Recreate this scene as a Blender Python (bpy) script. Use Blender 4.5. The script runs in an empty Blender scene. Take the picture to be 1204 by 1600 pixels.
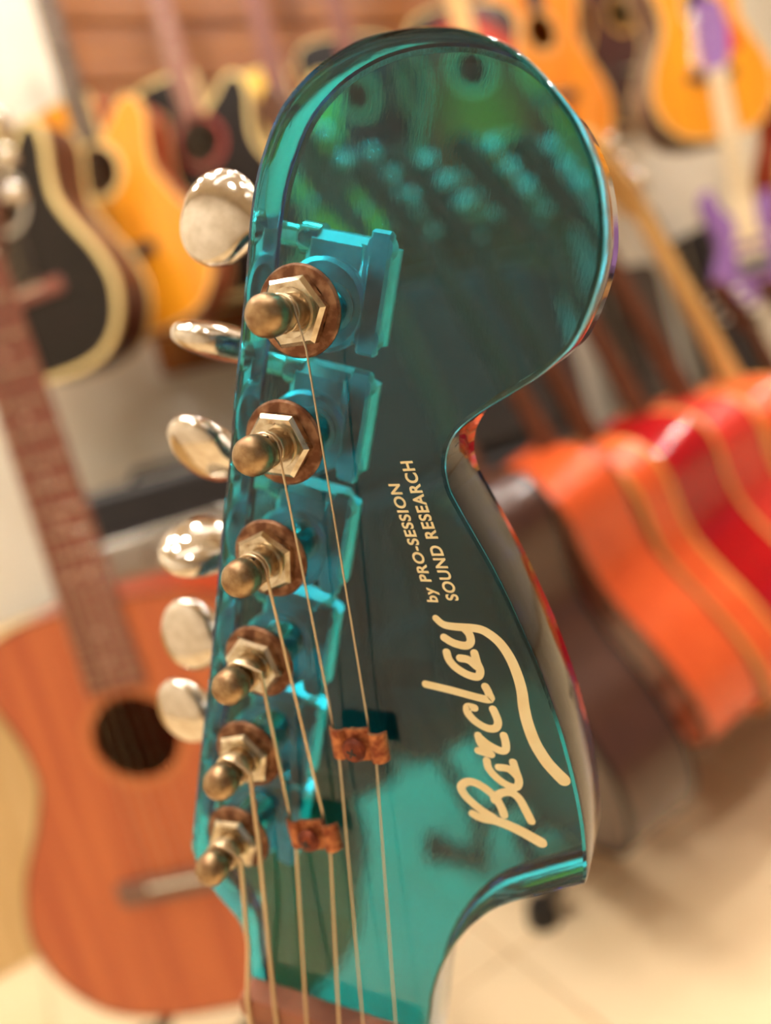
import bpy, math, random
from mathutils import Vector, Matrix
from mathutils.geometry import tessellate_polygon
random.seed(7)
S = bpy.context.scene
COL = S.collection

# ------------------------------------------------------------------ camera
F = 1203.0                      # focal length in pixels of the 1204 x 1600 frame
PITCH, ROLL, CAMH = math.radians(8), math.radians(15), 0.82
_f = Vector((0, math.cos(PITCH), -math.sin(PITCH)))
_r = Vector((1, 0, 0)); _d = Vector((0, -math.sin(PITCH), -math.cos(PITCH)))
CX = math.cos(ROLL) * _r + math.sin(ROLL) * _d      # image right
CY = -math.sin(ROLL) * _r + math.cos(ROLL) * _d     # image down
CZ = _f                                             # into the picture
CO = Vector((0, 0, CAMH))
cam_d = bpy.data.cameras.new('camera')
cam = bpy.data.objects.new('camera', cam_d); COL.objects.link(cam)
cam.matrix_world = Matrix(((CX.x, -CY.x, -CZ.x, CO.x), (CX.y, -CY.y, -CZ.y, CO.y), (CX.z, -CY.z, -CZ.z, CO.z), (0, 0, 0, 1)))
cam_d.sensor_fit = 'VERTICAL'; cam_d.sensor_height = 9.6; cam_d.sensor_width = 7.2
cam_d.lens = 9.6 * F / 1600
cam_d.clip_start = 0.01; cam_d.clip_end = 50
cam_d.dof.use_dof = True; cam_d.dof.focus_distance = 0.138
cam_d.dof.aperture_fstop = cam_d.lens / 4.3
S.camera = cam

# ------------------------------------------------------------------ world and exposure
wd = bpy.data.worlds.new('world'); S.world = wd; wd.use_nodes = True
wd.node_tree.nodes['Background'].inputs[0].default_value = (1.0, 0.94, 0.87, 1)
wd.node_tree.nodes['Background'].inputs[1].default_value = 0.30
S.view_settings.view_transform = 'Standard'; S.view_settings.look = 'None'
S.view_settings.exposure = -0.2; S.view_settings.gamma = 1.0
S.view_settings.use_curve_mapping = False
S.cycles.max_bounces = 14; S.cycles.transmission_bounces = 10; S.cycles.glossy_bounces = 6; S.cycles.diffuse_bounces = 3
S.cycles.sample_clamp_indirect = 60.0
LAMP = 1.0

# ------------------------------------------------------------------ helpers
def ray(px, py): return CX * ((px - 602) / F) + CY * ((py - 800) / F) + CZ
def at(px, py, Z): return CO + ray(px, py) * Z
def onz(px, py, z=0.0):
    d = ray(px, py); return CO + d * ((z - CO.z) / d.z)

def V(*a): return Vector(a)
def crom(pts, closed=True, n=6):
    out = []; N = len(pts); P = [Vector(p) for p in pts]
    rng = range(N) if closed else range(N - 1)
    for i in rng:
        if closed: p0, p1, p2, p3 = P[i - 1], P[i], P[(i + 1) % N], P[(i + 2) % N]
        else: p0, p1, p2, p3 = P[max(i - 1, 0)], P[i], P[i + 1], P[min(i + 2, N - 1)]
        for k in range(n):
            t = k / n
            out.append(0.5 * ((2 * p1) + (p2 - p0) * t + (2 * p0 - 5 * p1 + 4 * p2 - p3) * t * t + (3 * p1 - p0 - 3 * p2 + p3) * t ** 3))
    if not closed: out.append(P[-1])
    return out
def area2(o): return sum(o[i - 1][0] * o[i][1] - o[i][0] * o[i - 1][1] for i in range(len(o))) / 2
def inset(o, d):
    """offset a closed 2D outline inward by d"""
    s = 1 if area2(o) > 0 else -1; N = len(o); out = []
    for i in range(N):
        a, b = Vector(o[i - 1][:2]), Vector(o[(i + 1) % N][:2])
        t = (b - a)
        if t.length < 1e-9: out.append(Vector(o[i][:2])); continue
        t.normalize()
        out.append(Vector(o[i][:2]) + Vector((-t.y, t.x)) * d * s)
    return out

class MB:
    def __init__(s): s.v = []; s.f = []
    def add(s, vs, fs):
        b = len(s.v); s.v += [Vector(v) for v in vs]; s.f += [tuple(i + b for i in f) for f in fs]; return s
    def box(s, c, sz, M=None):
        c = Vector(c); h = Vector(sz) / 2
        vs = [Vector((x * h.x, y * h.y, z * h.z)) for x in (-1, 1) for y in (-1, 1) for z in (-1, 1)]
        vs = [c + (M @ v if M else v) for v in vs]
        return s.add(vs, [(0, 1, 3, 2), (4, 6, 7, 5), (0, 4, 5, 1), (2, 3, 7, 6), (0, 2, 6, 4), (1, 5, 7, 3)])
    def bbox(s, c, sz, b, M=None):
        """bevelled box: 24 corner points, chamfered edges"""
        c = Vector(c); h = Vector(sz) / 2; vs = []; idx = {}
        for x in (-1, 1):
            for y in (-1, 1):
                for z in (-1, 1):
                    for a in range(3):
                        p = [x * h.x, y * h.y, z * h.z]
                        sg = (x, y, z)
                        for k in range(3):
                            if k != a: p[k] -= sg[k] * b
                        idx[(x, y, z, a)] = len(vs); v = Vector(p); vs.append(c + (M @ v if M else v))
        fs = []
        for a in range(3):
            o = [k for k in range(3) if k != a]
            for sgn in (-1, 1):
                q = []
                for (i, j) in ((-1, -1), (1, -1), (1, 1), (-1, 1)):
                    k = [0, 0, 0]; k[a] = sgn; k[o[0]] = i; k[o[1]] = j; q.append(idx[(*k, a)])
                fs.append(q if sgn * (1 if a != 1 else -1) > 0 else q[::-1])
            for i in (-1, 1):
                for j in (-1, 1):
                    k0 = [0, 0, 0]; k1 = [0, 0, 0]
                    k0[a] = -1; k1[a] = 1
                    for k in (k0, k1): k[o[0]] = i; k[o[1]] = j
                    fs.append((idx[(*k0, o[0])], idx[(*k1, o[0])], idx[(*k1, o[1])], idx[(*k0, o[1])]))
        for x in (-1, 1):
            for y in (-1, 1):
                for z in (-1, 1): fs.append((idx[(x, y, z, 0)], idx[(x, y, z, 1)], idx[(x, y, z, 2)]))
        return s.add(vs, fs)
    def lathe(s, prof, c=(0, 0, 0), ax=(0, 0, 1), n=24, ref=None, sx=1.0, sy=1.0):
        """prof: (radius, height) list along axis"""
        c = Vector(c); ax = Vector(ax).normalized()
        e1 = Vector(ref) if ref else ax.orthogonal(); e1 = (e1 - ax * e1.dot(ax)).normalized(); e2 = ax.cross(e1)
        vs = []; fs = []
        for r, h in prof:
            for k in range(n):
                a = 2 * math.pi * k / n
                vs.append(c + ax * h + e1 * (r * sx * math.cos(a)) + e2 * (r * sy * math.sin(a)))
        for i in range(len(prof) - 1):
            for k in range(n):
                fs.append((i * n + k, i * n + (k + 1) % n, (i + 1) * n + (k + 1) % n, (i + 1) * n + k))
        fs.append(tuple(range(n))[::-1]); b = (len(prof) - 1) * n; fs.append(tuple(range(b, b + n)))
        return s.add(vs, fs)
    def ring(s, ro, ri, h0, h1, c=(0, 0, 0), ax=(0, 0, 1), n=40):
        c = Vector(c); ax = Vector(ax).normalized(); e1 = ax.orthogonal().normalized(); e2 = ax.cross(e1); vs = []; fs = []
        for (r, h) in ((ro, h0), (ro, h1), (ri, h1), (ri, h0)):
            for k in range(n):
                a = 2 * math.pi * k / n; vs.append(c + ax * h + e1 * r * math.cos(a) + e2 * r * math.sin(a))
        for i in range(4):
            for k in range(n):
                j = (i + 1) % 4; fs.append((i * n + k, i * n + (k + 1) % n, j * n + (k + 1) % n, j * n + k))
        return s.add(vs, fs)
    def tube(s, path, r, n=8, cap=True):
        P = [Vector(p) for p in path]; vs = []; fs = []; e = None
        R = r if isinstance(r, (list, tuple)) else [r] * len(P)
        for i, p in enumerate(P):
            t = (P[min(i + 1, len(P) - 1)] - P[max(i - 1, 0)]).normalized()
            if e is None: e = t.orthogonal().normalized()
            else: e = (e - t * e.dot(t)).normalized()
            b = t.cross(e)
            for k in range(n):
                a = 2 * math.pi * k / n; vs.append(p + (e * math.cos(a) + b * math.sin(a)) * R[i])
        for i in range(len(P) - 1):
            for k in range(n): fs.append((i * n + k, i * n + (k + 1) % n, (i + 1) * n + (k + 1) % n, (i + 1) * n + k))
        if cap: fs.append(tuple(range(n))[::-1]); b = (len(P) - 1) * n; fs.append(tuple(range(b, b + n)))
        return s.add(vs, fs)
    def rings(s, rings, cap=True):
        """loft through equal-length closed rings of 3D points"""
        n = len(rings[0]); vs = [p for r in rings for p in r]; fs = []
        for i in range(len(rings) - 1):
            for k in range(n): fs.append((i * n + k, i * n + (k + 1) % n, (i + 1) * n + (k + 1) % n, (i + 1) * n + k))
        if cap: fs.append(tuple(range(n))[::-1]); b = (len(rings) - 1) * n; fs.append(tuple(range(b, b + n)))
        return s.add(vs, fs)
    def plate(s, outline, holes, fn, a, b):
        """flat plate with holes between depth a and b; fn(x, y, depth) -> point"""
        loops = [[Vector((p[0], p[1], 0)) for p in outline]] + [[Vector((p[0], p[1], 0)) for p in h] for h in holes]
        tri = tessellate_polygon(loops); flat = [p for l in loops for p in l]; n = len(flat)
        vs = [fn(p.x, p.y, a) for p in flat] + [fn(p.x, p.y, b) for p in flat]
        fs = [tuple(t) for t in tri] + [tuple(i + n for i in t)[::-1] for t in tri]
        o = 0
        for l in loops:
            m = len(l)
            for k in range(m): fs.append((o + k, o + (k + 1) % m, n + o + (k + 1) % m, n + o + k))
            o += m
        return s.add(vs, fs)
    def mesh(s, name, mat, angle=35, fix=True):
        me = bpy.data.meshes.new(name); me.from_pydata([tuple(v) for v in s.v], [], s.f)
        if fix:
            import bmesh
            bm = bmesh.new(); bm.from_mesh(me); bmesh.ops.recalc_face_normals(bm, faces=bm.faces); bm.to_mesh(me); bm.free()
        me.polygons.foreach_set('use_smooth', [True] * len(me.polygons))
        me.set_sharp_from_angle(angle=math.radians(angle))
        if mat: me.materials.append(mat)
        return me

def link(name, me, parent=None):
    o = bpy.data.objects.new(name, me); COL.objects.link(o); o.parent = parent; return o
def part(name, mb, mat, parent, angle=35): return link(name, mb.mesh(name, mat, angle), parent)
def tag(o, label, cat, group=None):
    o['label'] = label; o['category'] = cat
    if group: o['group'] = group
    return o
def thing(name, M, label, cat, group=None):
    o = bpy.data.objects.new(name, None); COL.objects.link(o); o.matrix_world = M; o.empty_display_size = .02
    return tag(o, label, cat, group)
def struct(name, mb, mat, angle=35):
    o = part(name, mb, mat, None, angle); o['kind'] = 'structure'; return o

# ------------------------------------------------------------------ materials
def sl(c):
    return tuple((x / 12.92 if x <= .04045 else ((x + .055) / 1.055) ** 2.4) for x in (c[0] / 255, c[1] / 255, c[2] / 255)) + (1,)
MATS = {}
def pmat(name, rgb, rough=.45, metal=0.0, rgb2=None, scale=(8, 8, 8), coat=0.0, bump=0.0, detail=3.0, rough2=None, spec=.5, sharp=None):
    """principled material; colour varies by stretched object-space noise"""
    if name in MATS: return MATS[name]
    m = bpy.data.materials.new(name); m.use_nodes = True; nt = m.node_tree; b = nt.nodes['Principled BSDF']
    b.inputs['Base Color'].default_value = sl(rgb); b.inputs['Roughness'].default_value = rough; b.inputs['Metallic'].default_value = metal
    b.inputs['Coat Weight'].default_value = coat; b.inputs['Coat Roughness'].default_value = .05; b.inputs['Specular IOR Level'].default_value = spec
    tc = nt.nodes.new('ShaderNodeTexCoord'); mp = nt.nodes.new('ShaderNodeMapping'); nz = nt.nodes.new('ShaderNodeTexNoise')
    mp.inputs['Scale'].default_value = scale; nz.inputs['Scale'].default_value = 1.0; nz.inputs['Detail'].default_value = detail
    nt.links.new(tc.outputs['Object'], mp.inputs[0]); nt.links.new(mp.outputs[0], nz.inputs['Vector'])
    rp = nt.nodes.new('ShaderNodeValToRGB'); lo, hi = sharp or (.35, .65)
    rp.color_ramp.elements[0].position = lo; rp.color_ramp.elements[1].position = hi
    rp.color_ramp.elements[0].color = sl(rgb); rp.color_ramp.elements[1].color = sl(rgb2 or tuple(min(255, x * 1.07) for x in rgb))
    nt.links.new(nz.outputs['Fac'], rp.inputs[0]); nt.links.new(rp.outputs[0], b.inputs['Base Color'])
    if rough2 is not None:
        mr = nt.nodes.new('ShaderNodeMapRange'); mr.inputs[1].default_value = lo; mr.inputs[2].default_value = hi
        mr.inputs[3].default_value = rough; mr.inputs[4].default_value = rough2
        nt.links.new(nz.outputs['Fac'], mr.inputs[0]); nt.links.new(mr.outputs[0], b.inputs['Roughness'])
    if bump:
        bp = nt.nodes.new('ShaderNodeBump'); bp.inputs['Strength'].default_value = bump; bp.inputs['Distance'].default_value = .001
        nt.links.new(nz.outputs['Fac'], bp.inputs['Height']); nt.links.new(bp.outputs[0], b.inputs['Normal'])
    MATS[name] = m; return m
WG = (60, 60, 3)       # wood grain running along the guitar
def wood(name, a, b, rough=.35, coat=.0): return pmat(name, a, rough, 0, b, WG, coat)
def emat(name, rgb, strength):
    m = bpy.data.materials.new(name); m.use_nodes = True; nt = m.node_tree
    nt.nodes.remove(nt.nodes['Principled BSDF']); e = nt.nodes.new('ShaderNodeEmission')
    e.inputs[0].default_value = (*rgb, 1); e.inputs[1].default_value = strength
    nt.links.new(e.outputs[0], nt.nodes['Material Output'].inputs[0]); return m
def acrylic(name):
    m = bpy.data.materials.new(name); m.use_nodes = True; nt = m.node_tree; b = nt.nodes['Principled BSDF']
    b.inputs['Base Color'].default_value = (1, 1, 1, 1); b.inputs['Transmission Weight'].default_value = 1
    b.inputs['Roughness'].default_value = 0.0; b.inputs['IOR'].default_value = 1.49
    va = nt.nodes.new('ShaderNodeVolumeAbsorption'); va.inputs['Color'].default_value = (0.0, .845, .915, 1); va.inputs['Density'].default_value = 215
    nt.links.new(va.outputs[0], nt.nodes['Material Output'].inputs['Volume'])
    tc = nt.nodes.new('ShaderNodeTexCoord'); nz = nt.nodes.new('ShaderNodeTexNoise'); nz.inputs['Scale'].default_value = 900; nz.inputs['Detail'].default_value = 4
    mp = nt.nodes.new('ShaderNodeMapping'); mp.inputs['Scale'].default_value = (1, .35, 1)
    nt.links.new(tc.outputs['Object'], mp.inputs[0]); nt.links.new(mp.outputs[0], nz.inputs['Vector'])
    bp = nt.nodes.new('ShaderNodeBump'); bp.inputs['Strength'].default_value = .02; bp.inputs['Distance'].default_value = .0005
    nt.links.new(nz.outputs['Fac'], bp.inputs['Height']); nt.links.new(bp.outputs[0], b.inputs['Normal'])
    return m
def burst(name, inner, mid, outer):
    """painted sunburst finish: colour by distance from the middle of the body"""
    m = bpy.data.materials.new(name); m.use_nodes = True; nt = m.node_tree; b = nt.nodes['Principled BSDF']
    tc = nt.nodes.new('ShaderNodeTexCoord'); mp = nt.nodes.new('ShaderNodeMapping'); mp.vector_type = 'TEXTURE'
    mp.inputs['Location'].default_value = (0, 0, .22); mp.inputs['Scale'].default_value = (.19, 1, .28)
    ln = nt.nodes.new('ShaderNodeVectorMath'); ln.operation = 'LENGTH'; rp = nt.nodes.new('ShaderNodeValToRGB')
    nt.links.new(tc.outputs['Object'], mp.inputs[0]); nt.links.new(mp.outputs[0], ln.inputs[0]); nt.links.new(ln.outputs['Value'], rp.inputs[0])
    e = rp.color_ramp.elements; e[0].position = .2; e[0].color = sl(inner); e[1].position = .98; e[1].color = sl(outer)
    x = e.new(.7); x.color = sl(mid); nt.links.new(rp.outputs[0], b.inputs['Base Color']); b.inputs['Roughness'].default_value = .2
    return m

chrome = pmat('chrome', (222, 216, 206), .05, 1.0, (200, 190, 175), (300, 300, 300), rough2=.14)
black_plastic = pmat('black_plastic', (22, 20, 20), .45)
black_metal = pmat('black_metal', (26, 23, 22), .4, .0)
ebony = wood('ebony_board', (52, 34, 26), (70, 44, 32), .5)
rosew = wood('rosewood_board', (110, 60, 45), (130, 72, 54), .5)
cream_bind = pmat('cream_binding', (232, 205, 140), .35)
gold_bind = pmat('honey_binding', (205, 150, 75), .35)
brown_bind = pmat('brown_binding', (110, 66, 38), .35)
steel = pmat('string_steel', (190, 175, 150), .3, 1.0)
bronze = pmat('string_bronze', (200, 180, 150), .35, 1.0)
bone = pmat('bone', (235, 222, 195), .4)
pearl = pmat('pearl_inlay', (200, 160, 140), .3)

# ------------------------------------------------------------------ room
E1 = Vector((math.cos(math.radians(28)), math.sin(math.radians(28)), 0))     # along the back wall and the rack row
E2 = Vector((-E1.y, E1.x, 0))
RM = Matrix(((E1.x, E2.x, 0, 0), (E1.y, E2.y, 0, 0), (0, 0, 1, 0), (0, 0, 0, 1)))
WALLD = 2.02          # distance of the back wall from the camera along E2
CEIL = 2.75
def R3(a, b, z=0): return E1 * a + E2 * b + Vector((0, 0, z))
floor_m = pmat('floor_screed', (190, 160, 122), .6)
tile_m = pmat('beige_tile', (226, 200, 160), .32, 0, (232, 208, 170), (3, 3, 3), bump=.02)
wall_m = pmat('white_plaster', (238, 228, 210), .8, 0, (232, 221, 202), (4, 4, 4))
plank_m = pmat('honey_plank', (150, 88, 20), .45, 0, (126, 68, 12), (2, 30, 30))
ceil_m = pmat('ceiling_plaster', (225, 212, 190), .9)
mb = MB(); mb.box((0, 0, -.03), (9, 9, .05)); fl = struct('floor', mb, floor_m); fl.matrix_world = RM
TS = .6
tile_me = MB().bbox((0, 0, 0), (TS - .003, TS - .003, .02), .0015).mesh('tile', tile_m, 20)
t0 = onz(800, 1490); ta, tb = t0.dot(E1), t0.dot(E2)
for i in range(-4, 5):
    for j in range(-3, 5):
        c = link('tile', tile_me, fl)
        x, y = ta + (i + .5) * TS, tb + (j + .5) * TS
        c.location = (x, y, -.010)

mb = MB(); mb.box((0, WALLD + .1, CEIL / 2), (9, .2, CEIL)); wb = struct('wall_back', mb, wall_m); wb.matrix_world = RM
PH = .145
pa = at(78, 60, 1.95).dot(E1)
plank_me = MB().bbox((0, 0, 0), (1.5, .024, PH - .008), .004).mesh('plank', plank_m, 20)
for k in range(12):
    o = link('plank', plank_me, wb); o.location = (pa + .75, WALLD - .012, 1.02 + (k + .5) * PH)
mb = MB(); mb.box((-1.35, 0, CEIL / 2), (.15, 8, CEIL)); wl = struct('wall_left', mb, wall_m); wl.matrix_world = RM
mb = MB(); mb.box((3.9, 0, CEIL / 2), (.15, 8, CEIL)); wr = struct('wall_right', mb, wall_m); wr.matrix_world = RM
mb = MB(); mb.box((0, 0, CEIL + .06), (9, 9, .1)); ce = struct('ceiling', mb, ceil_m); ce.matrix_world = RM
mb = MB(); mb.bbox((0, WALLD - .007, .05), (5.1, .014, .1), .003); bb = struct('baseboard_back', mb, pmat('cream_paint', (225, 200, 155), .5)); bb.matrix_world = RM
bb.location = R3(1.27, 0, 0)

# ceiling lamps: round spots and long tubes
spot_m = emat('spot_glow', (1.0, .945, .86), 820 * LAMP)
tube_m = emat('tube_glow', (1.0, .95, .87), 14 * LAMP)
lamp_white = pmat('lamp_white', (230, 225, 215), .5)
spots = [(-.5, -.5), (.3, -.6), (1.1, -.5), (1.9, -.5), (-.4, .5), (.45, .45), (1.3, .5), (2.2, .5), (-.3, 1.35), (.5, 1.3), (1.3, 1.35), (2.1, 1.3), (3.1, .5), (-.15, 1.05), (-.75, 1.1), (.05, .72)]  # last few spots are added to brighten the white wall at left
sp_body = MB().ring(.06, .037, -.012, .012, n=28).mesh('trim_ring', lamp_white)
sp_glow = MB().lathe([(.036, -.004), (.036, .006)], n=24).mesh('lens', spot_m)
for i, (a, b) in enumerate(spots):
    t = thing('downlight', Matrix.Translation(R3(a, b, CEIL - .003)), 'round recessed downlight in the ceiling above the shop, one of a set partly added as wall fill', 'lamp', 'ceiling downlights')
    link('trim_ring', sp_body, t); link('lens', sp_glow, t)
tb_body = MB().bbox((0, 0, -.02), (1.25, .07, .04), .006).mesh('housing', lamp_white)
tb_glow = MB().tube([(-.6, 0, -.056), (.6, 0, -.056)], .016, 12).mesh('glow_tube', tube_m)
for i, (a, b) in enumerate([(-.2, 0.0), (1.5, 0.0), (.6, -1.2), (2.3, -1.1), (.9, .9), (2.6, .95)]):
    t = thing('tube_light', RM @ Matrix.Translation((a, b, CEIL + .009)), 'long white tube light on the ceiling', 'lamp', 'ceiling tube lights')
    link('housing', tb_body, t); link('glow_tube', tb_glow, t)

# ------------------------------------------------------------------ the teal guitar in front
RU = Vector((.912, .279, -.300)); RV = Vector((-.157, .915, .372)); RN = Vector((.378, -.292, .879)); RT = Vector((-15.55, -36.3, 139.3))
def cw(v): return CX * v.x + CY * v.y + CZ * v.z
U, Vd, Nn = cw(RU).normalized(), cw(RV), cw(RN).normalized()
Vd = (Vd - U * Vd.dot(U)).normalized(); Nn = U.cross(Vd)
HO = CO + cw(RT) / 1000
def hp(px, py, h=0.0):
    """photo pixel -> headstock coordinates (x right, y towards the tip, z out of the face), metres; h = height above the face in mm"""
    d = ray(px, py); o = HO - Nn * (h / 1000)
    P = CO + d * ((o - CO).dot(Nn) / d.dot(Nn)) - HO
    return Vector((P.dot(U), -P.dot(Vd), h / 1000))
front = [(297,1325),(303,1258),(309,1194),(314.8,1139),(321,1085),(326.4,1036),(334.7,936),(346,803),(354.7,725),(358.7,674),(365,595),(371.9,529),(381,424),(389,327),(398.7,269),(410,230),(427,184),(447,149.6),(474.7,117),(499.6,94.8),(534.5,72),(567,57),(604,46),(654,39),(705,40),(742,47.5),(784,63),(815,83),(845,112),(874,148),(899,184),(921,230),(934,269),(942,319),(944.5,380),(937.5,430),(920,487),(896,537),(870,565),(840,590),(805,612),(767,635),(737,655),(713,676),(700,700),(696,730),(702,762),(714,787),(743,838),(769,884),(793,931),(821,992),(840,1035),(860,1088),(878,1140),(892,1190),(904,1240),(913,1290),(917,1330),(918,1370)]
lower = [(914,1383),(882,1391),(840,1402),(798,1413),(764,1428),(735,1451),(710,1480),(690,1516),(677,1557)]
H = [hp(*p) for p in front]; Lw = [hp(*p) for p in lower]
sidel = [hp(*p) for p in [(384,1506),(381,1469),(370.6,1440),(349,1414),(327,1387),(305,1352)]]
ND = Vector((.24, -.97, 0)).normalized(); NX = Vector((-ND.y, ND.x, 0))       # neck axis away from the tip, and across it
NUTC = (hp(388, 1590, 6) + hp(617, 1600, 6)) / 2; NUTC.z = 0
THK = .0195
TAIL = .625                                   # nut to end of body
def nk(x, y, z=0.0): return NUTC + NX * x + ND * y + Vector((0, 0, z))      # x across the neck, y from the nut towards the body
BASE = nk(0, TAIL, -.02)
GM = Matrix(((U.x, -Vd.x, -Nn.x, HO.x), (U.y, -Vd.y, -Nn.y, HO.y), (U.z, -Vd.z, -Nn.z, HO.z), (0, 0, 0, 1)))
GM = GM @ Matrix.Translation(BASE)
eg = thing('electric_guitar', GM, 'transparent teal acrylic electric guitar with cream script logo, filling the foreground', 'guitar')
def gpart(name, mb, mat, parent=None, angle=35):
    for k in range(len(mb.v)): mb.v[k] = mb.v[k] - BASE
    return part(name, mb, mat, parent or eg, angle)
teal = acrylic('teal_acrylic')
rusty = pmat('tarnished_brass', (176, 150, 114), .30, .95, (126, 92, 64), (260, 260, 260), detail=6, rough2=.5, sharp=(.42, .66), bump=.08)
rustw = pmat('rusty_washer', (166, 126, 98), .42, .8, (118, 78, 56), (420, 420, 420), detail=6, rough2=.6, sharp=(.38, .62), bump=.1)
nickel = pmat('worn_nickel', (216, 206, 184), .16, 1.0, (164, 140, 108), (350, 350, 350), detail=5, rough2=.32, sharp=(.45, .75))
rustt = pmat('rusted_copper', (208, 134, 84), .5, .55, (146, 74, 46), (500, 500, 500), detail=6, rough2=.7, bump=.12)
cream = pmat('cream_print', (244, 228, 184), .55, 0, (240, 220, 170), (200, 200, 200))
hw = .0215
oe = [nk(hw + .0008, .030), nk(-hw - .001, .030)]
out = []
out += crom(H, False, 4) + crom(Lw, False, 4) + oe + crom(sidel, False, 3)
out2 = [(p.x, p.y) for p in out]
def ringz(o, z): return [Vector((p[0], p[1], z)) for p in o]
bv = .0009
mb = MB(); mb.rings([ringz(inset(out2, bv), 0), ringz(inset(out2, bv * .3), -bv * .3), ringz(out2, -bv), ringz(out2, -THK + bv * 1.3), ringz(inset(out2, bv * .4), -THK + bv * .4), ringz(inset(out2, bv * 1.3), -THK)])
hs = gpart('headstock', mb, teal, angle=32)
for p_ in hs.data.polygons:
    if len(p_.vertices) > 8: p_.use_smooth = False
# --- lettering
def ribbon(mbb, pts, w, z=.00006, n=5, sc=None):
    P = crom(pts, False, n); N = len(P); Ls = []; Rs = []
    for k, p in enumerate(P):
        t = (P[min(k + 1, N - 1)] - P[max(k - 1, 0)]); t.z = 0; t.normalize()
        f = k / (N - 1); ww = (w[0] + (w[1] - w[0]) * f if isinstance(w, tuple) else w) / 2
        Ls.append(Vector((p.x - t.y * ww, p.y + t.x * ww, z))); Rs.append(Vector((p.x + t.y * ww, p.y - t.x * ww, z)))
    vs = Ls + Rs; fs = [(k, k + 1, N + k + 1, N + k) for k in range(N - 1)]
    for c, nb, w_ in ((P[0], P[1], w[0] if isinstance(w, tuple) else w), (P[-1], P[-2], w[1] if isinstance(w, tuple) else w)):
        a0 = math.atan2(c.y - nb.y, c.x - nb.x) - math.pi / 2; b = len(vs)      # half-round stroke end
        vs += [Vector((c.x + math.cos(a0 + a * math.pi / 8) * w_ / 2, c.y + math.sin(a0 + a * math.pi / 8) * w_ / 2, z)) for a in range(9)]; fs.append(tuple(range(b, b + 9)))
    mbb.add(vs, fs)
def zl(p): return hp(640 + p[0] / 3.81, 940 + p[1] / 3.81)
W0 = .00165
strokes = {
 'letter_b': [([(375,1262),(430,1288),(520,1305),(640,1355),(780,1432)], (.0018, .0025)),
              ([(500,1285),(420,1235),(340,1165),(306,1110),(325,1078),(372,1072),(440,1105),(505,1160),(545,1225),(560,1268)], W0 * 1.1),
              ([(505,1180),(540,1140),(600,1135),(650,1170),(690,1240),(722,1305)], W0 * 1.1)],
 'letter_a': [([(615,955),(632,1010),(650,1070),(630,1105),(570,1085),(510,1040),(470,990),(458,945)], W0), ([(530,985),(590,995),(640,1040)], W0)],
 'letter_r': [([(408,795),(425,845),(480,905)], W0), ([(408,885),(485,908)], W0), ([(408,800),(470,850),(540,885),(570,878),(572,840),(560,795)], W0)],
 'letter_c': [([(385,632),(345,625),(345,660),(390,712),(460,752),(510,752),(525,715),(505,660),(495,640)], W0)],
 'letter_l': [([(95,490),(250,527),(465,582),(470,545),(450,505)], W0)],
 'letter_a2': [([(385,305),(400,360),(420,410),(405,445),(350,435),(280,395),(235,345),(220,300)], W0), ([(300,335),(350,345),(400,385)], W0)],
 'letter_y': [([(205,213),(260,245),(330,262),(362,240),(355,195),(330,165)], W0),
              ([(155,98),(200,135),(265,148),(400,160),(470,190),(540,250),(600,340),(645,450),(668,540),(678,620),(700,720),(745,840),(805,940),(860,1005),(915,1060)], (.0014, .0027))]}
for k, (nm, sts) in enumerate(strokes.items()):
    mb = MB()
    for j, (pts, w) in enumerate(sts): ribbon(mb, [zl(p) for p in pts], w, .00006 + .00001 * j + .00003 * (k % 3))
    for q in range(len(mb.v)): mb.v[q] = mb.v[q] - BASE
    me = mb.mesh('letter', cream, fix=False); o = link('letter', me, hs)
    if k == 0: o['label'] = 'cream script logo lettering'
def text_line(txt, p0, p1, t0):
    """printed line from baseline start p0 to baseline end p1 (pixels), t0 = pixel above the start at cap height"""
    a, b, c = hp(*p0), hp(*p1), hp(*t0)
    cu = bpy.data.curves.new('print', 'FONT'); cu.body = txt; cu.size = 1; cu.offset = .03; cu.shear = .22; cu.space_character = 1.12
    to = bpy.data.objects.new('print', cu); COL.objects.link(to); bpy.context.view_layer.update()
    me = bpy.data.meshes.new_from_object(to.evaluated_get(bpy.context.evaluated_depsgraph_get()))
    bpy.data.objects.remove(to)
    xs = [v.co.x for v in me.vertices]; x0, x1 = min(xs), max(xs)
    ex = (b - a) / (x1 - x0); up = (c - a); up = up - ex.normalized() * up.dot(ex.normalized()); up = up / .69
    for v in me.vertices:
        p = a + ex * (v.co.x - x0) + up * v.co.y; v.co = (p.x - BASE.x, p.y - BASE.y, .00006 - BASE.z)
    me.materials.append(cream); return link('print_line', me, hs)
text_line('by PRO-SESSION', (684.6, 941), (622, 752), (667, 937))
text_line('SOUND RESEARCH', (716.5, 938), (642, 716), (697, 933))

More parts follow.
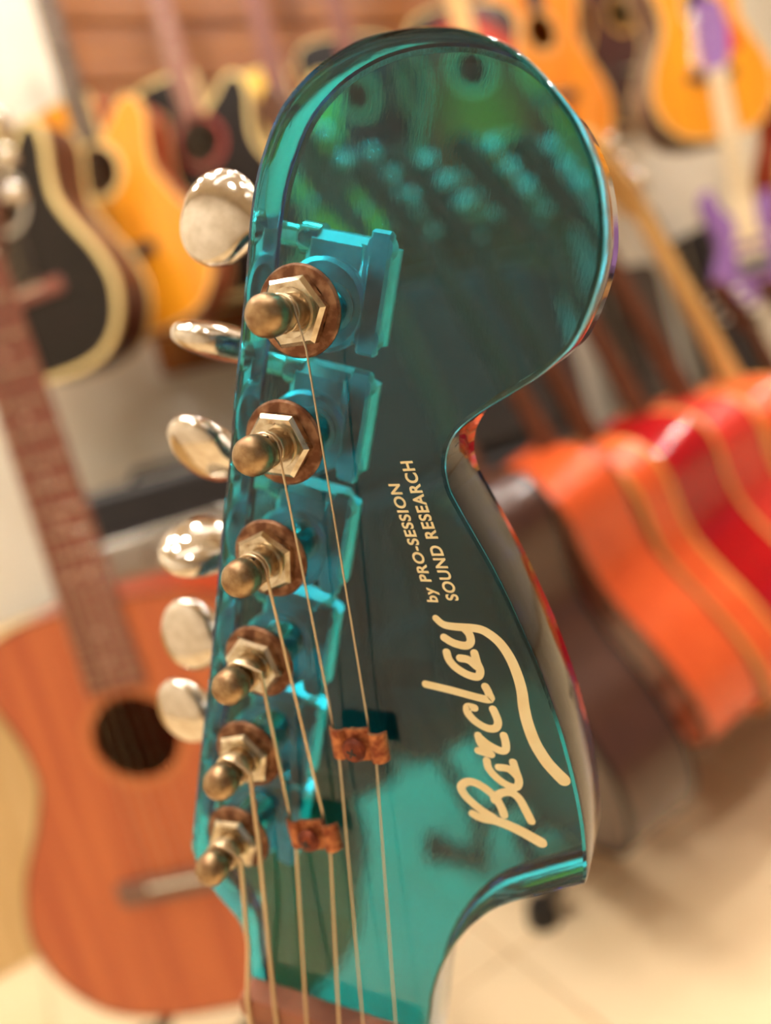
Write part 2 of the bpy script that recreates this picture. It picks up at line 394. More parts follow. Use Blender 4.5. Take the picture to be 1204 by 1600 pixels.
# --- tuners
OV = (math.cos, math.sin)
BTN = [(-20, 14), (80, -6), (35, 10), (-70, 0), (0, 0), (8, 0)]
PITCHT = .025
ball_h = .0113
wash_me = MB().lathe([(.0084, 0), (.0084, .0004), (.0080, .0009), (.0060, .0010), (.0060, .0002)], n=48).mesh('washer', rustw)
hexn = MB(); rr = .0067
hexn.rings([[Vector((math.cos(a * math.pi / 3) * r, math.sin(a * math.pi / 3) * r, z)) for a in range(6)] for r, z in ((rr, .0008), (rr * 1.02, .0012), (rr * 1.02, .0028), (rr * .9, .0036))])
hex_me = hexn.mesh('hex_nut', nickel, 20)
ring_me = MB().ring(.0044, .0031, .0034, .0041, n=32).mesh('bushing_ring', nickel)
post_p = [(.0031, -.001), (.0031, .0052), (.0029, .0058), (.0022, .0064), (.0021, .0078), (.0026, .0084), (.0033, .0088), (.0037, .0098), (.0038, .0112), (.0036, .0127), (.0029, .0139), (.0017, .0146), (.0005, .0148)]
post_me = MB().lathe(post_p, n=28).mesh('post', rusty, 50)
slot_me = MB().bbox((0, 0, .0068), (.0012, .0052, .0022), .0002).mesh('string_hole', black_metal)
hb = MB()
hb.bbox((.0015, .0035, -THK - .0075), (.0165, .0205, .0095), .0018)
hb.lathe([(.0092, -THK - .0032), (.0092, -THK - .0010), (.0084, -THK - .0003)], (0, 0, 0), n=36)
hb.tube([(.0085, .0125, -THK - .006), (.0085, -.006, -THK - .006)], .0042, 16)
hb.bbox((.0105, .004, -THK - .0012), (.0045, .0235, .0022), .0006)
hb.lathe([(.0072, -THK - .0115), (.0072, -THK - .0102)], (0, 0, 0), n=28)
hb.lathe([(.0026, -.002), (.0026, .001)], (.0105, .0125, -THK - .0012), n=16); hb.lathe([(.0026, -.002), (.0026, .001)], (.0105, -.0045, -THK - .0012), n=16)
house_me = hb.mesh('gear_housing', pmat('bright_nickel_case', (235, 235, 235), .3, 1.0, (215, 215, 215), (200, 200, 200)), 30)
bush_me = MB().lathe([(.0050, -THK), (.0050, -.0003)], n=28).mesh('bushing', chrome)
SHVS = [.0115, .0100, .0085, .0070, .0055, .0055]; SHV = 0.0; SHD = -THK - .0062
shaft_me = MB().lathe([(.0034, .006), (.0034, .010), (.0024, .011), (.0024, .021), (.0030, .0225), (.0030, .024)], (0, SHV, SHD), (-1, 0, 0), n=18).mesh('shaft', chrome)
def button_mesh():
    m = MB(); rings = []
    prof = [(0, .0026, .0026), (.002, .0042, .0034), (.005, .0080, .0040), (.009, .0102, .0042), (.013, .0104, .0040), (.0165, .0088, .0034), (.019, .0056, .0024), (.0200, .002, .0010)]
    for q in crom(prof, False, 4):
        x, ry, rz = q; nn = 64
        rings.append([Vector((-x, math.cos(2 * math.pi * k / nn) * ry, math.copysign(abs(math.sin(2 * math.pi * k / nn)) ** .8, math.sin(2 * math.pi * k / nn)) * rz)) for k in range(nn)])
    m.rings(rings); return m.mesh('button', chrome, 60)
btn_me = button_mesh()
for k in range(6):
    t = link('tuner', post_me, eg); t.location = Vector((0, -PITCHT * k, 0)) - BASE
    t.name = 'tuner'
    def sub(nm, me, loc=(0, 0, 0), rot=(0, 0, 0)):
        o = link(nm, me, t); o.location = loc; o.rotation_euler = rot; return o
    sub('washer', wash_me); sub('hex_nut', hex_me, rot=(0, 0, random.uniform(0, 1.05))); sub('bushing_ring', ring_me); sub('bushing', bush_me)
    t.rotation_euler = (0, 0, 0)
    sub('string_hole', slot_me, rot=(0, 0, .3)); sub('gear_housing', house_me, (-.002, SHVS[k] - .0115, 0)); sub('shaft', shaft_me, (0, SHVS[k], 0))
    sub('button', btn_me, (-.0235, SHVS[k], SHD), (math.radians(BTN[k][0]), math.radians(BTN[k][1] * .3), 0))

# --- string trees
def tree(cpx, name):
    c = hp(*cpx, 4); c.z = 0; m = MB(); nx, ny = 24, 6; L_, W_ = .0128, .0066
    ax = (hp(cpx[0] + 40, cpx[1] + 4.5, 4) - hp(*cpx, 4)).normalized(); ay = Vector((-ax.y, ax.x, 0))
    def zz(x):          # wings dip over the strings, centre pressed down on the face
        t = abs(x / (L_ / 2)); return .0040 + .0004 * math.cos(t * 6) if t < .42 else .0049 - .0016 * max(0, (t - .72) / .28) ** 2 - .0008 * max(0, (.55 - t) / .13)
    top = [[c + ax * ((i / nx - .5) * L_) + ay * ((j / ny - .5) * (W_ + (.0012 if abs(i / nx - .55) < .16 and j == ny else 0))) for j in range(ny + 1)] for i in range(nx + 1)]
    vs = []; fs = []
    for i in range(nx + 1):
        for j in range(ny + 1):
            p = top[i][j].copy(); x = (i / nx - .5) * L_; p.z = zz(x); vs.append(p)
    n0 = len(vs); vs += [v - Vector((0, 0, .0009)) for v in vs]
    w = ny + 1
    for i in range(nx):
        for j in range(ny):
            a = i * w + j; fs += [(a, a + w, a + w + 1, a + 1), (n0 + a, n0 + a + 1, n0 + a + w + 1, n0 + a + w)]
    for i in range(nx):
        a = i * w; b = a + ny; fs += [(a, n0 + a, n0 + a + w, a + w), (b, b + w, n0 + b + w, n0 + b)]
    for j in range(ny):
        a = j; b = nx * w + j; fs += [(a, a + 1, n0 + a + 1, n0 + a), (b, n0 + b, n0 + b + 1, b + 1)]
    m.add(vs, fs); t = gpart('string_tree', m, rustt, angle=50)
    m = MB(); m.lathe([(.0014, 0), (.0014, .0048), (.0025, .0050), (.0027, .0057), (.0022, .0066), (.0012, .0070)], c, n=20)
    sc = gpart('screw', m, pmat('rust_dark', (140, 66, 38), .55, .5, (96, 40, 24), (500, 500, 500)), t)
    m = MB(); m.bbox(c + Vector((0, 0, .00695)), (.0022, .0005, .0005), .0001); m.bbox(c + Vector((0, 0, .00695)), (.0005, .0022, .0005), .0001)
    gpart('screw_slot', m, black_metal, t)
    return c
tree((558, 1165), 'a'); tree((487, 1306), 'b')

# --- nut, fretboard, neck, body
nutwood = pmat('reddish_nut_wood', (168, 98, 66), .5, 0, (140, 76, 48), (90, 90, 90))
m = MB(); m.bbox(nk(0, .0035, .0030), (.0450, .0060, .0070), .0006, Matrix(((NX.x, -ND.x, 0), (NX.y, -ND.y, 0), (0, 0, 1)))); gpart('nut', m, nutwood)
Mn = Matrix(((NX.x, -ND.x, 0), (NX.y, -ND.y, 0), (0, 0, 1)))
m = MB(); m.rings([[nk(x * w, y, z) for x, z in ((-1, 0), (1, 0), (1, .0045), (.5, .0056), (0, .0058), (-.5, .0056), (-1, .0045))] for y, w in ((.0066, .0222), (.36, .027))])
fb = gpart('fretboard', m, nutwood)
y = .007; SC = .56
for k in range(1, 17):
    yk = SC * (1 - 2 ** (-k / 12)); w = .0222 + (.027 - .0222) * yk / .36
    if yk > .35: break
    m = MB(); m.bbox(nk(0, yk, .0060), (2 * w - .001, .002, .0022), .0005, Mn); gpart('fret', m, nickel, fb)
    if k in (3, 5, 7, 9): m = MB(); m.lathe([(.003, 0), (.003, .0003)], nk(0, yk - .012, .0057), n=14); gpart('inlay_dot', m, pearl, fb)
m = MB(); m.rings([[nk(math.cos(a) * w, y, -.0002 - math.sin(a) * d) for a in [math.pi * q / 14 for q in range(15)]] for y, w, d in ((.0305, .0222, .0165), (.1, .023, .018), (.25, .0255, .020), (.31, .0265, .024))])
gpart('neck', m, teal)
EB = [(0, 0), (.06, .004), (.115, .022), (.148, .065), (.15, .11), (.125, .16), (.112, .20), (.122, .245), (.135, .285), (.125, .325), (.098, .335), (.075, .315), (.055, .290), (.027, .275), (-.027, .275), (-.06, .295), (-.085, .335), (-.1, .372), (-.13, .378), (-.148, .345), (-.142, .29), (-.118, .235), (-.116, .19), (-.14, .14), (-.155, .09), (-.14, .035), (-.07, .005)]
def eb_outline(n=5): return [(p.x, p.y) for p in crom([(a, b, 0) for a, b in EB], True, n)]
o2 = eb_outline(); k_ = .93
def bz(o, z): return [nk(p[0] * k_, TAIL - p[1] * k_, z) for p in o]
m = MB(); m.rings([bz(inset(o2, .006), -.001), bz(inset(o2, .0015), -.003), bz(o2, -.007), bz(o2, -.032), bz(inset(o2, .0015), -.036), bz(inset(o2, .006), -.038)])
gpart('body', m, teal)
for y_ in (.40, .45, .50):
    m = MB(); m.bbox(nk(0, y_, .003), (.07, .014, .010), .002, Mn); gpart('pickup', m, black_plastic)
m = MB(); m.bbox(nk(0, SC, .004), (.075, .035, .009), .0015, Mn); gpart('bridge', m, nickel)
for x_ in (.05, .075): m = MB(); m.lathe([(.011, 0), (.0105, .012), (.006, .015)], nk(x_ * 1.1, SC + .01 + x_ * .3, -.001), n=20); gpart('knob', m, nickel)

# --- strings
paths = [  # pixel waypoints with height above the face in mm, from post to nut
 [(376, 1345, 7.5), (388, 1480, 7.2)], [(391, 1210, 7.5), (405, 1330, 7.2)], [(407, 1050, 7.5), (455, 1285, 2.4), (463, 1330, 2.4)],
 [(420, 915, 7.5), (508, 1288, 2.4), (516, 1330, 2.4)], [(441, 735, 7.5), (522, 1142, 2.4), (531, 1195, 2.4)], [(478, 545, 7.5), (577, 1145, 2.4), (588, 1195, 2.4)]]
ends = [(389, 1585), (432, 1600), (479, 1600), (528, 1600), (566, 1600), (617, 1600)]
rads = [.00062, .00054, .00043, .00033, .00024, .00020]
for k, pw in enumerate(paths):
    tn = 5 - k; pc = Vector((0, -PITCHT * tn, 0))
    P = []
    turns = 2.4 if k < 3 else 1.6
    p1 = hp(*pw[0]); a1 = math.atan2(p1.y - pc.y, p1.x - pc.x) + .9
    for q in range(int(turns * 14) + 1):
        a = -2 * math.pi * q / 14 + a1 + 2 * math.pi * int(turns * 14) / 14
        P.append(pc + Vector((math.cos(a) * .0034, math.sin(a) * .0034, .0058 + .0022 * q / (turns * 14) * .9)))
    e = hp(*ends[k], 7)
    xn = (e - NUTC).dot(NX)
    P += [hp(*w) for w in pw] + [nk(xn, 0, .0068), nk(xn, .006, .0068)]
    xb = xn * 1.35; P += [nk(xb, SC, .0105)]
    m = MB(); m.tube(P, rads[k], 7); gpart('string', m, steel if k > 3 else bronze)
# stand holding the teal guitar
def floorstand(loc, ang, label, w=.12, h=.05, group=None, post=.35):
    M = Matrix.Translation(loc) @ Matrix.Rotation(ang, 4, 'Z'); t = thing('guitar_stand', M, label, 'guitar stand', group)
    m = MB(); m.tube([(0, .02, .012), (0, .10, .05), (0, .15, post)], .011, 10); part('post', m, black_metal, t)
    for sx in (-1, 1):
        m = MB(); m.tube([(0, .06, .06), (sx * .1, -.02, .015), (sx * .16, -.12, .012)], .010, 10); part('leg', m, black_metal, t)
        m = MB(); m.tube([(sx * .02, .07, h), (sx * w * .6, .05, h), (sx * w * .62, -.07, h), (sx * w * .62, -.075, h + .03)], .009, 10); part('cradle_arm', m, black_plastic, t)
        m = MB(); m.lathe([(.012, -.012), (.016, -.004), (.016, .008), (.010, .012)], (sx * .16, -.12, .012), (sx * .8, -.6, 0), n=14); part('rubber_foot', m, black_plastic, t)
    m = MB(); m.tube([(0, .15, .0), (0, .12, .05)], .010, 10); part('rear_leg', m, black_metal, t)
    return t

ts_ = GM.translation.copy()
floorstand(Vector((ts_.x + .03, ts_.y + .06, 0)), math.radians(-26), 'low black stand under the teal acrylic guitar', .14, .016, post=.05)

# ------------------------------------------------------------------ other guitars
BR = [(.0, .0), (.07, .003), (.135, .022), (.178, .065), (.196, .115), (.196, .155), (.178, .21), (.148, .262), (.128, .305), (.124, .335), (.130, .375), (.142, .412), (.146, .445), (.132, .476), (.095, .494), (.04, .5)]
CUT = [(.0, .0), (.07, .003), (.135, .022), (.178, .065), (.196, .115), (.196, .155), (.178, .21), (.148, .262), (.128, .305), (.124, .335), (.130, .375), (.138, .412), (.134, .448), (.112, .466), (.086, .458), (.062, .435), (.04, .418), (.03, .412)]
def body_outline(cut, n=4):
    right = CUT if cut else BR
    left = [(-x, y) for x, y in BR[1:]][::-1]
    pts = [(x, y, 0) for x, y in right] + ([(.028, .5, 0)] if cut else []) + [(x, y, 0) for x, y in left]
    return [(p.x, p.y) for p in crom(pts, True, n)]
SHARED = {}
def shared(key, fn):
    if key not in SHARED: SHARED[key] = fn()
    return SHARED[key]
def tuner_mesh(mt=None):
    m = MB(); m.lathe([(.0035, -.012), (.0035, .008)], n=10); m.tube([(0, 0, -.006), (.022, 0, -.006)], .0028, 8)
    m.lathe([(.003, 0), (.010, .003), (.0115, .009), (.0105, .014), (.006, .018)], (.020, 0, -.006), (1, 0, 0), n=14, sx=1, sy=.75)
    return m.mesh('tuner', mt or pmat('soft_chrome', (235, 228, 215), .2, 1.0), 60)
def acoustic(M, label, top, side, bind, neckm, board=None, cut=False, depth=.105, group=None, rosette=None, pick=None, detail=2, bindw=.004, back=None, bridge_m=None, name='acoustic_guitar', headcap=None, hole=True, backbind=None, scale=1.0, nw=1.0, tun=None):
    t = thing(name, M @ Matrix.Scale(scale, 4), label, 'guitar', group)
    board = board or ebony; O = body_outline(cut)
    def f3(p, y): return Vector((p[0], y, p[1]))
    Oi = inset(O, .003)
    m = MB(); m.rings([[f3(p, .0025) for p in O], [f3(p, depth * .5) for p in O], [f3(p, depth - .003) for p in O], [f3(p, depth) for p in Oi]], cap=False)
    m.add([f3(p, depth) for p in Oi], [tuple(range(len(Oi)))])
    part('body', m, side, t)
    hc, hr = (0, .347), .049
    holep = [(hc[0] + hr * math.cos(2 * math.pi * k / 32), hc[1] + hr * math.sin(2 * math.pi * k / 32)) for k in range(32)]
    m = MB(); m.plate(inset(O, .001), [holep] if hole else [], lambda x, y, d: Vector((x, d, y)), 0, .0035)
    part('soundboard', m, top, t)
    def bindring(y0, y1):
        o1, o2 = inset(O, -.0009), inset(O, bindw)
        m = MB(); m.rings([[f3(p, y) for p in o] for o, y in ((o1, y1), (o1, y0), (o2, y0), (o2, y1), (o1, y1))], cap=False); return m
    part('binding', bindring(-.0007, max(.006, bindw)), bind, t)
    part('binding', bindring(depth - max(.006, bindw), depth + .0007), backbind or bind, t)
    if hole:
        m = MB(); m.ring(hr + .011, hr + .001, -.0006, .0004, (0, 0, hc[1]), (0, 1, 0)); part('rosette', m, rosette or bind, t)
    if pick:
        m = MB(); pp = crom([(.02, .285, 0), (.058, .315, 0), (.085, .30, 0), (.105, .24, 0), (.085, .215, 0), (.045, .245, 0)], True, 5)
        m.plate([(p.x, p.y) for p in pp], [], lambda x, y, d: Vector((x, d, y)), -.0012, .0004); part('pickguard', m, pick, t)
    m = MB(); m.rings([[Vector((x, y, z)) for x, z in ((-w, .155), (w, .155), (w * 1.06, .168), (w, .182), (-w, .182), (-w * 1.06, .168))] for y, w in ((.0005, .078), (-.006, .074), (-.008, .07))])
    br = part('bridge', m, bridge_m or board, t)
    m = MB(); m.bbox((0, -.009, .174), (.074, .006, .003), .0006); part('saddle', m, bone, br)
    NZ = .862
    m = MB(); rg = []
    for z, w, d in ((.40, .027, .03), (.49, .027, .03), (.515, .0262, .022), (.6, .0255, .018), (.75, .0235, .017), (NZ, .0215, .016)):
        rg.append([Vector((math.cos(a) * w * nw, .0015 + math.sin(a) * d - (.002 if z > .5 else 0), z)) for a in [math.pi * q / 12 for q in range(13)]])
    m.rings(rg[1:]); part('neck', m, neckm, t)
    m = MB(); m.rings([[Vector((x * w * nw, y, z)) for x, y in ((-1, 0), (1, 0), (1, -.005), (.5, -.0062), (-.5, -.0062), (-1, -.005))] for z, w in ((.405, .0275), (NZ, .0218))])
    fb = part('fretboard', m, board, t)
    SCL = NZ - .172
    if detail >= 2:
        fr = shared('fret', lambda: MB().bbox((0, -.0062, 0), (.049, .0018, .0016), .0004).mesh('fret', nickel))
        dot = shared('inlay', lambda: MB().lathe([(.0034, 0), (.0034, .0004)], (0, -.0064, 0), (0, -1, 0), n=12).mesh('inlay_dot', pearl))
        for k in range(1, 20):
            z = NZ - SCL * (1 - 2 ** (-k / 12))
            if z < .408: break
            o = link('fret', fr, fb); o.location = (0, 0, z); o.scale = ((.0218 + (NZ - z) * .0125) / .0245 * nw, 1, 1)
            if k in (3, 5, 7, 9, 15, 17): o = link('inlay_dot', dot, fb); o.location = (0, 0, z + SCL * (2 ** (-(k - 1) / 12) - 2 ** (-k / 12)) / 2)
            if k == 12:
                for x in (-.011, .011): o = link('inlay_dot', dot, fb); o.location = (x, 0, z + .018)
        for k in range(6):
            u = k / 5 * 2 - 1
            m = MB(); m.tube([(u * .029 * nw, -.010, .174), (u * .0175 * nw, -.0075, NZ)], .0005 if k < 3 else .0003, 5); part('string', m, bronze, t)
    m = MB(); m.bbox((0, -.004, NZ + .003), (.044, .010, .006), .001); part('nut', m, bone, t)
    hd = []
    for z, w, y in ((NZ, .0215, .0), (NZ + .02, .028, .003), (NZ + .05, .034, .010), (NZ + .15, .038, .030), (NZ + .175, .034, .036), (NZ + .18, .012, .037)):
        hd.append([Vector((-w, y, z)), Vector((w, y, z)), Vector((w, y + .014, z)), Vector((-w, y + .014, z))])
    m = MB(); m.rings(hd); h = part('headstock', m, headcap or neckm, t)
    tm = shared('tuner' if not tun else 'tuner_glint', lambda: tuner_mesh(tun))
    for sx in (-1, 1):
        for k in range(3):
            o = link('tuner', tm, t); o.location = (sx * .022, .012 + .0070 * k * 1.1, NZ + .055 + .038 * k); o.rotation_euler = (math.pi / 2 + .2, 0, 0 if sx > 0 else math.pi)
    return t

def hang(px, py, Z, yaw, zref=.347, lean=0., tilt=0., yoff=0.):
    """pose of a guitar whose point at height zref on the front shows at the pixel, Z metres in front of the lens"""
    Rm = Matrix.Rotation(math.radians(yaw), 4, 'Z') @ Matrix.Rotation(math.radians(lean), 4, 'X') @ Matrix.Rotation(math.radians(tilt), 4, 'Y')
    return Matrix.Translation(at(px, py, Z) - (Rm @ Vector((0, 0, zref)))) @ Rm
nat = wood('natural_spruce', (238, 158, 30), (222, 136, 22), .28, .3)
nat2 = wood('amber_spruce', (232, 142, 40), (212, 118, 28), .28, .3)
yel = wood('yellow_spruce', (246, 200, 70), (236, 182, 58), .28, .3)
blk = pmat('black_gloss', (20, 12, 10), .3, 0, (25, 16, 13), spec=.25)
mah = wood('dark_mahogany_side', (92, 48, 30), (70, 34, 22), .3, .2)
redm = wood('red_mahogany_side', (170, 62, 30), (146, 48, 24), .3, .2)
mahn = wood('mahogany_neck', (112, 66, 44), (92, 52, 34), .4)
maple = wood('maple_neck', (222, 178, 112), (208, 160, 94), .4)
redbr = wood('reddish_board', (142, 82, 66), (126, 70, 56), .5)

# --- guitars hung on the back wall
acoustic(hang(4, 318, 1.50, -22), 'black cutaway acoustic guitar with wide cream binding at the far left edge', blk, mah, cream_bind, mahn, cut=True, bindw=.009, rosette=pmat('silver_rosette', (190, 180, 165), .3, .5), bridge_m=redbr)
acoustic(hang(152, 268, 1.62, -14), 'honey yellow cutaway acoustic guitar beside the black cutaway one', nat, redm, cream_bind, mahn, cut=True, bindw=.003)
acoustic(hang(312, 222, 1.74, -8), 'black cutaway acoustic guitar with red rosette behind the honey yellow one', blk, mah, cream_bind, rosew, redbr, cut=True, bindw=.007, rosette=pmat('red_rosette', (150, 50, 36), .4))
acoustic(hang(452, 205, 1.88, 6), 'pale yellow cutaway acoustic guitar behind the red rosette one', yel, redm, cream_bind, maple, rosew, cut=True, detail=1)
acoustic(hang(560, 150, 2.04, 18), 'black acoustic guitar with a blue sheen behind the teal headstock rim', blk, redm, cream_bind, maple, rosew, detail=1)
acoustic(hang(738, 108, 1.92, 12), 'red sunburst acoustic guitar with black edge above the teal headstock', burst('red_sunburst', (250, 120, 30), (226, 60, 20), (22, 10, 8)), mah, cream_bind, maple, maple, detail=1)
acoustic(hang(845, 50, 2.17, 20), 'pale spruce acoustic guitar with dark round soundhole right of the sunburst', nat2, nat2, cream_bind, maple, ebony, detail=1, rosette=maple)
acoustic(hang(968, 22, 2.46, 24), 'dark plum acoustic guitar with honey binding between two amber ones', pmat('plum_gloss', (62, 26, 26), .2), mah, gold_bind, mahn, detail=1)
acoustic(hang(1092, 12, 2.12, 12), 'amber acoustic guitar with red pickguard high on the right', nat, pmat('grey_brown_side', (120, 98, 84), .35), cream_bind, maple, ebony, detail=1, pick=pmat('red_pickguard', (200, 36, 20), .3))
acoustic(hang(1265, 170, 2.48, 22), 'amber acoustic guitar cut by the right edge of the picture', nat, redm, cream_bind, mahn, detail=1)

# --- orange acoustic on a stand, lower left
T0 = Vector((-.338, .84, .172)); Ld = Vector((.004, -.02, 0)); Ld.z = math.sqrt(1 - Ld.length_squared)
Xd = Vector((1, -.10, 0)); Xd = (Xd - Ld * Xd.dot(Ld)).normalized(); Yd = Ld.cross(Xd)
OM = Matrix(((Xd.x, Yd.x, Ld.x, T0.x), (Xd.y, Yd.y, Ld.y, T0.y), (Xd.z, Yd.z, Ld.z, T0.z), (0, 0, 0, 1)))
acoustic(OM, 'reddish orange mahogany acoustic guitar standing at the lower left', wood('orange_mahogany', (206, 112, 62), (184, 90, 52), .4), redm, brown_bind, mahn, redbr, rosette=wood('pale_rosette', (214, 126, 70), (205, 118, 66)), bridge_m=pmat('grey_bridge', (120, 86, 72), .5), bindw=.002, scale=1.03, nw=1.22)

# --- row of guitars in a floor rack on the right, seen from behind
def rackpose(T, lean, yaw, ph=-1.4, dp=.105):
    y, l, p = map(math.radians, (yaw, lean, ph))
    D = Vector((math.cos(y), math.sin(y), 0)); Wn = Vector((math.sin(y), -math.cos(y), 0)); Z_ = Vector((0, 0, 1))
    L = math.cos(l) * Z_ - math.sin(l) * D; N = math.cos(l) * D + math.sin(l) * Z_
    L2 = math.cos(p) * L + math.sin(p) * Wn; W2 = math.cos(p) * Wn - math.sin(p) * L
    X = -W2; Y = -N; Or = T + N * dp
    return Matrix(((X.x, Y.x, L2.x, Or.x), (X.y, Y.y, L2.y, Or.y), (X.z, Y.z, L2.z, Or.z), (0, 0, 0, 1)))
org = pmat('orange_gloss', (226, 96, 44), .28, 0, (214, 84, 38), WG)
redg = pmat('red_gloss', (176, 14, 22), .07, 0, (160, 12, 22), WG)
coral = pmat('coral_gloss', (214, 62, 48), .25, 0, (200, 52, 42), WG)
brn = pmat('brown_satin', (70, 38, 26), .33, 0, (60, 31, 21), WG, coat=.25)
T2 = Vector((.343, 1.203, .181)); RD = Vector((math.cos(math.radians(24)), math.sin(math.radians(24)), 0))
glintb = pmat('glint_white', (245, 238, 222), .25)  # pale tuner colour, painted in to stand for chrome glints
rows = [(('near', 21), .105, 1.0, brn, blk, blk, 'satin dark brown acoustic guitar at the near end of the floor rack', mahn, None),
        (((0, 0), 13), .105, 1.0, org, nat, brown_bind, 'orange acoustic guitar with brown edging behind the satin brown one', mahn, None),
        (((.120, .054), 13), .060, 1.0, org, nat, gold_bind, 'slim orange acoustic guitar with honey edging, third in the floor rack', mahn, glintb),
        (((.192, .118), 13), .105, 1.0, redg, nat, gold_bind, 'glossy red acoustic guitar, fourth in the floor rack', mahn, glintb),
        (((.305, .200), 13), .105, 1.0, coral, nat, gold_bind, 'coral red acoustic guitar with honey edging behind the glossy red one', mahn, glintb),
        (((.432, .272), 13), .105, 1.0, org, nat, gold_bind, 'orange acoustic guitar with long pale maple neck, sixth in the floor rack', maple, None),
        (((.55, .35), 13), .105, .68, redg, nat, gold_bind, 'small red acoustic guitar, farthest but one in the floor rack', mahn, glintb),
        (((.68, .42), 13), .105, .66, nat2, nat, gold_bind, 'small amber acoustic guitar at the far end of the floor rack', mahn, None)]
for i_, ((dk, yw), dp, sc_, sm, tm_, bd, lb, nm, tun) in enumerate(rows):
    near = dk == 'near'
    Tk = Vector((.140, 1.04, .150)) if near else T2 + Vector((dk[0], dk[1], 0))
    acoustic(rackpose(Tk, 9.5 if near else 18.8, yw, -5 if near else -1.4, dp), lb, tm_, sm, bd, nm, detail=1, group='guitars in the floor rack', bindw=.005, backbind=bd, depth=dp, scale=sc_ * (1.06 if near else 1), tun=tun)

# --- black floor rack under the row
RK = Vector((math.cos(math.radians(30)), math.sin(math.radians(30)), 0)); RP = Vector((-RK.y, RK.x, 0))
A0 = onz(850, 1440); 
def rp(k, q, z): return Vector((T2.x, T2.y, 0)) + RK * (.165 * k) + RP * q + Vector((0, 0, z))
M = Matrix.Translation(rp(2.5, 0, 0)); rk = thing('guitar_rack', M, 'black tubular floor rack carrying the row of leaning guitars', 'guitar rack')
Mi = rp(2.5, 0, 0)
def rpart(nm, pts, r, mat=black_metal, n=10):
    m = MB(); m.tube([p - Mi for p in pts], r, n); return part(nm, m, mat, rk)
for q in (.06, .15): rpart('bottom_rail', [rp(-1.7, q, .118), rp(5.4, q, .118)], .014, pmat('rack_foam', (30, 27, 26), .8))
rpart('back_rail', [rp(-1.9, .30, .42), rp(5.2, .30, .42)], .011)
for k in (-1.7, 5.4):
    rpart('end_post', [rp(k, .16, .118), rp(k - .2, .30, .42)], .012)
    rpart('leg', [rp(k, .05, .118), rp(k, .0, .05), A0 + Vector((0, 0, .02)) if k < 0 else rp(k, -.2, .02)], .013)
    rpart('leg', [rp(k, .16, .118), rp(k, .18, .03), rp(k - .1, .30, .02)], .013)
    f = A0 if k < 0 else rp(k, -.2, 0)
    for f in (f, rp(k - .1, .30, 0)):
        m = MB(); m.lathe([(.024, .0), (.026, .012), (.020, .034), (.015, .04)], f - Mi, n=16); part('rubber_foot', m, black_plastic, rk)

# --- amplifier head on a speaker cabinet, black cabinets along the wall
tolex = pmat('black_vinyl', (24, 21, 20), .6, 0, (34, 30, 28), (400, 400, 400), bump=.2)
grille = pmat('dark_grille_cloth', (38, 33, 30), .9, 0, (52, 46, 40), (900, 900, 900))
silver = pmat('silver_panel', (190, 180, 165), .3, .8)
def cabinet(name, a0, a1, b0, b1, z0, z1, label, kind):
    w, d, h = a1 - a0, b1 - b0, z1 - z0
    t = thing(name, RM @ Matrix.Translation(((a0 + a1) / 2, (b0 + b1) / 2, z0)), label, 'amplifier')
    m = MB(); m.bbox((0, 0, h / 2), (w, d, h), .012); part('cabinet_shell', m, tolex, t)
    if kind == 'head':
        m = MB(); m.bbox((-.02, -d / 2 - .003, .09), (w - .12, .008, .085), .002); p = part('control_panel', m, silver, t)
        for k in range(8):
            m = MB(); m.lathe([(.012, 0), (.011, .014), (.005, .016)], (-.02 - (w - .2) / 2 + k * (w - .2) / 7, -d / 2 - .006, .09), (0, -1, 0), n=16); part('knob', m, chrome if k % 2 else silver, p)
        m = MB(); m.tube([(-.08, 0, h), (-.07, 0, h + .018), (.07, 0, h + .018), (.08, 0, h)], .009, 8); part('carry_handle', m, black_plastic, t)
    else:
        m = MB(); m.bbox((0, -d / 2 - .002, h / 2), (w - .06, .008, h - .06), .003); part('grille', m, grille, t)
        for sx in (-1, 1):
            for z in (.0235, h - .0235):
                m = MB(); m.bbox((sx * (w / 2 - .023), -d / 2 + .021, z), (.044, .044, .044), .010); part('corner_cap', m, black_plastic, t)
    return t
cabinet('speaker_cabinet', .14, .66, 1.50, 1.82, 0, .56, 'black speaker cabinet under the amplifier head at left', 'cab')
cabinet('amplifier_head', .16, .64, 1.50, 1.78, .564, .79, 'black amplifier head with silver knob panel behind the orange guitar neck', 'head')
cabinet('speaker_cabinet', .72, 1.40, 1.50, 1.85, 0, .62, 'wide black speaker cabinet seen through the teal headstock', 'cab')
cabinet('speaker_cabinet', .74, 1.40, 1.52, 1.83, .624, 1.06, 'black speaker cabinet stacked on the wide one', 'cab')
# low tan bench along the wall at the far left
bench_m = wood('tan_bench', (214, 182, 128), (200, 164, 108), .5)
bt = thing('display_bench', RM @ Matrix.Translation((-.55, 1.74, 0)), 'pale tan low bench against the white wall at far left', 'bench')
m = MB(); m.bbox((0, 0, .53), (1.3, .42, .05), .006); part('bench_top', m, bench_m, bt)
m = MB(); m.bbox((0, -.17, .25), (1.26, .03, .505), .004); part('front_panel', m, bench_m, bt)
for sx in (-1, 1): m = MB(); m.bbox((sx * .61, .02, .2525), (.04, .34, .505), .004); part('side_panel', m, bench_m, bt)
# stand of the orange guitar
tb_ = OM.translation
floorstand(Vector((tb_.x, tb_.y + .075, 0)), math.radians(-4), 'black stand under the orange mahogany guitar', .16, .135, post=.135)

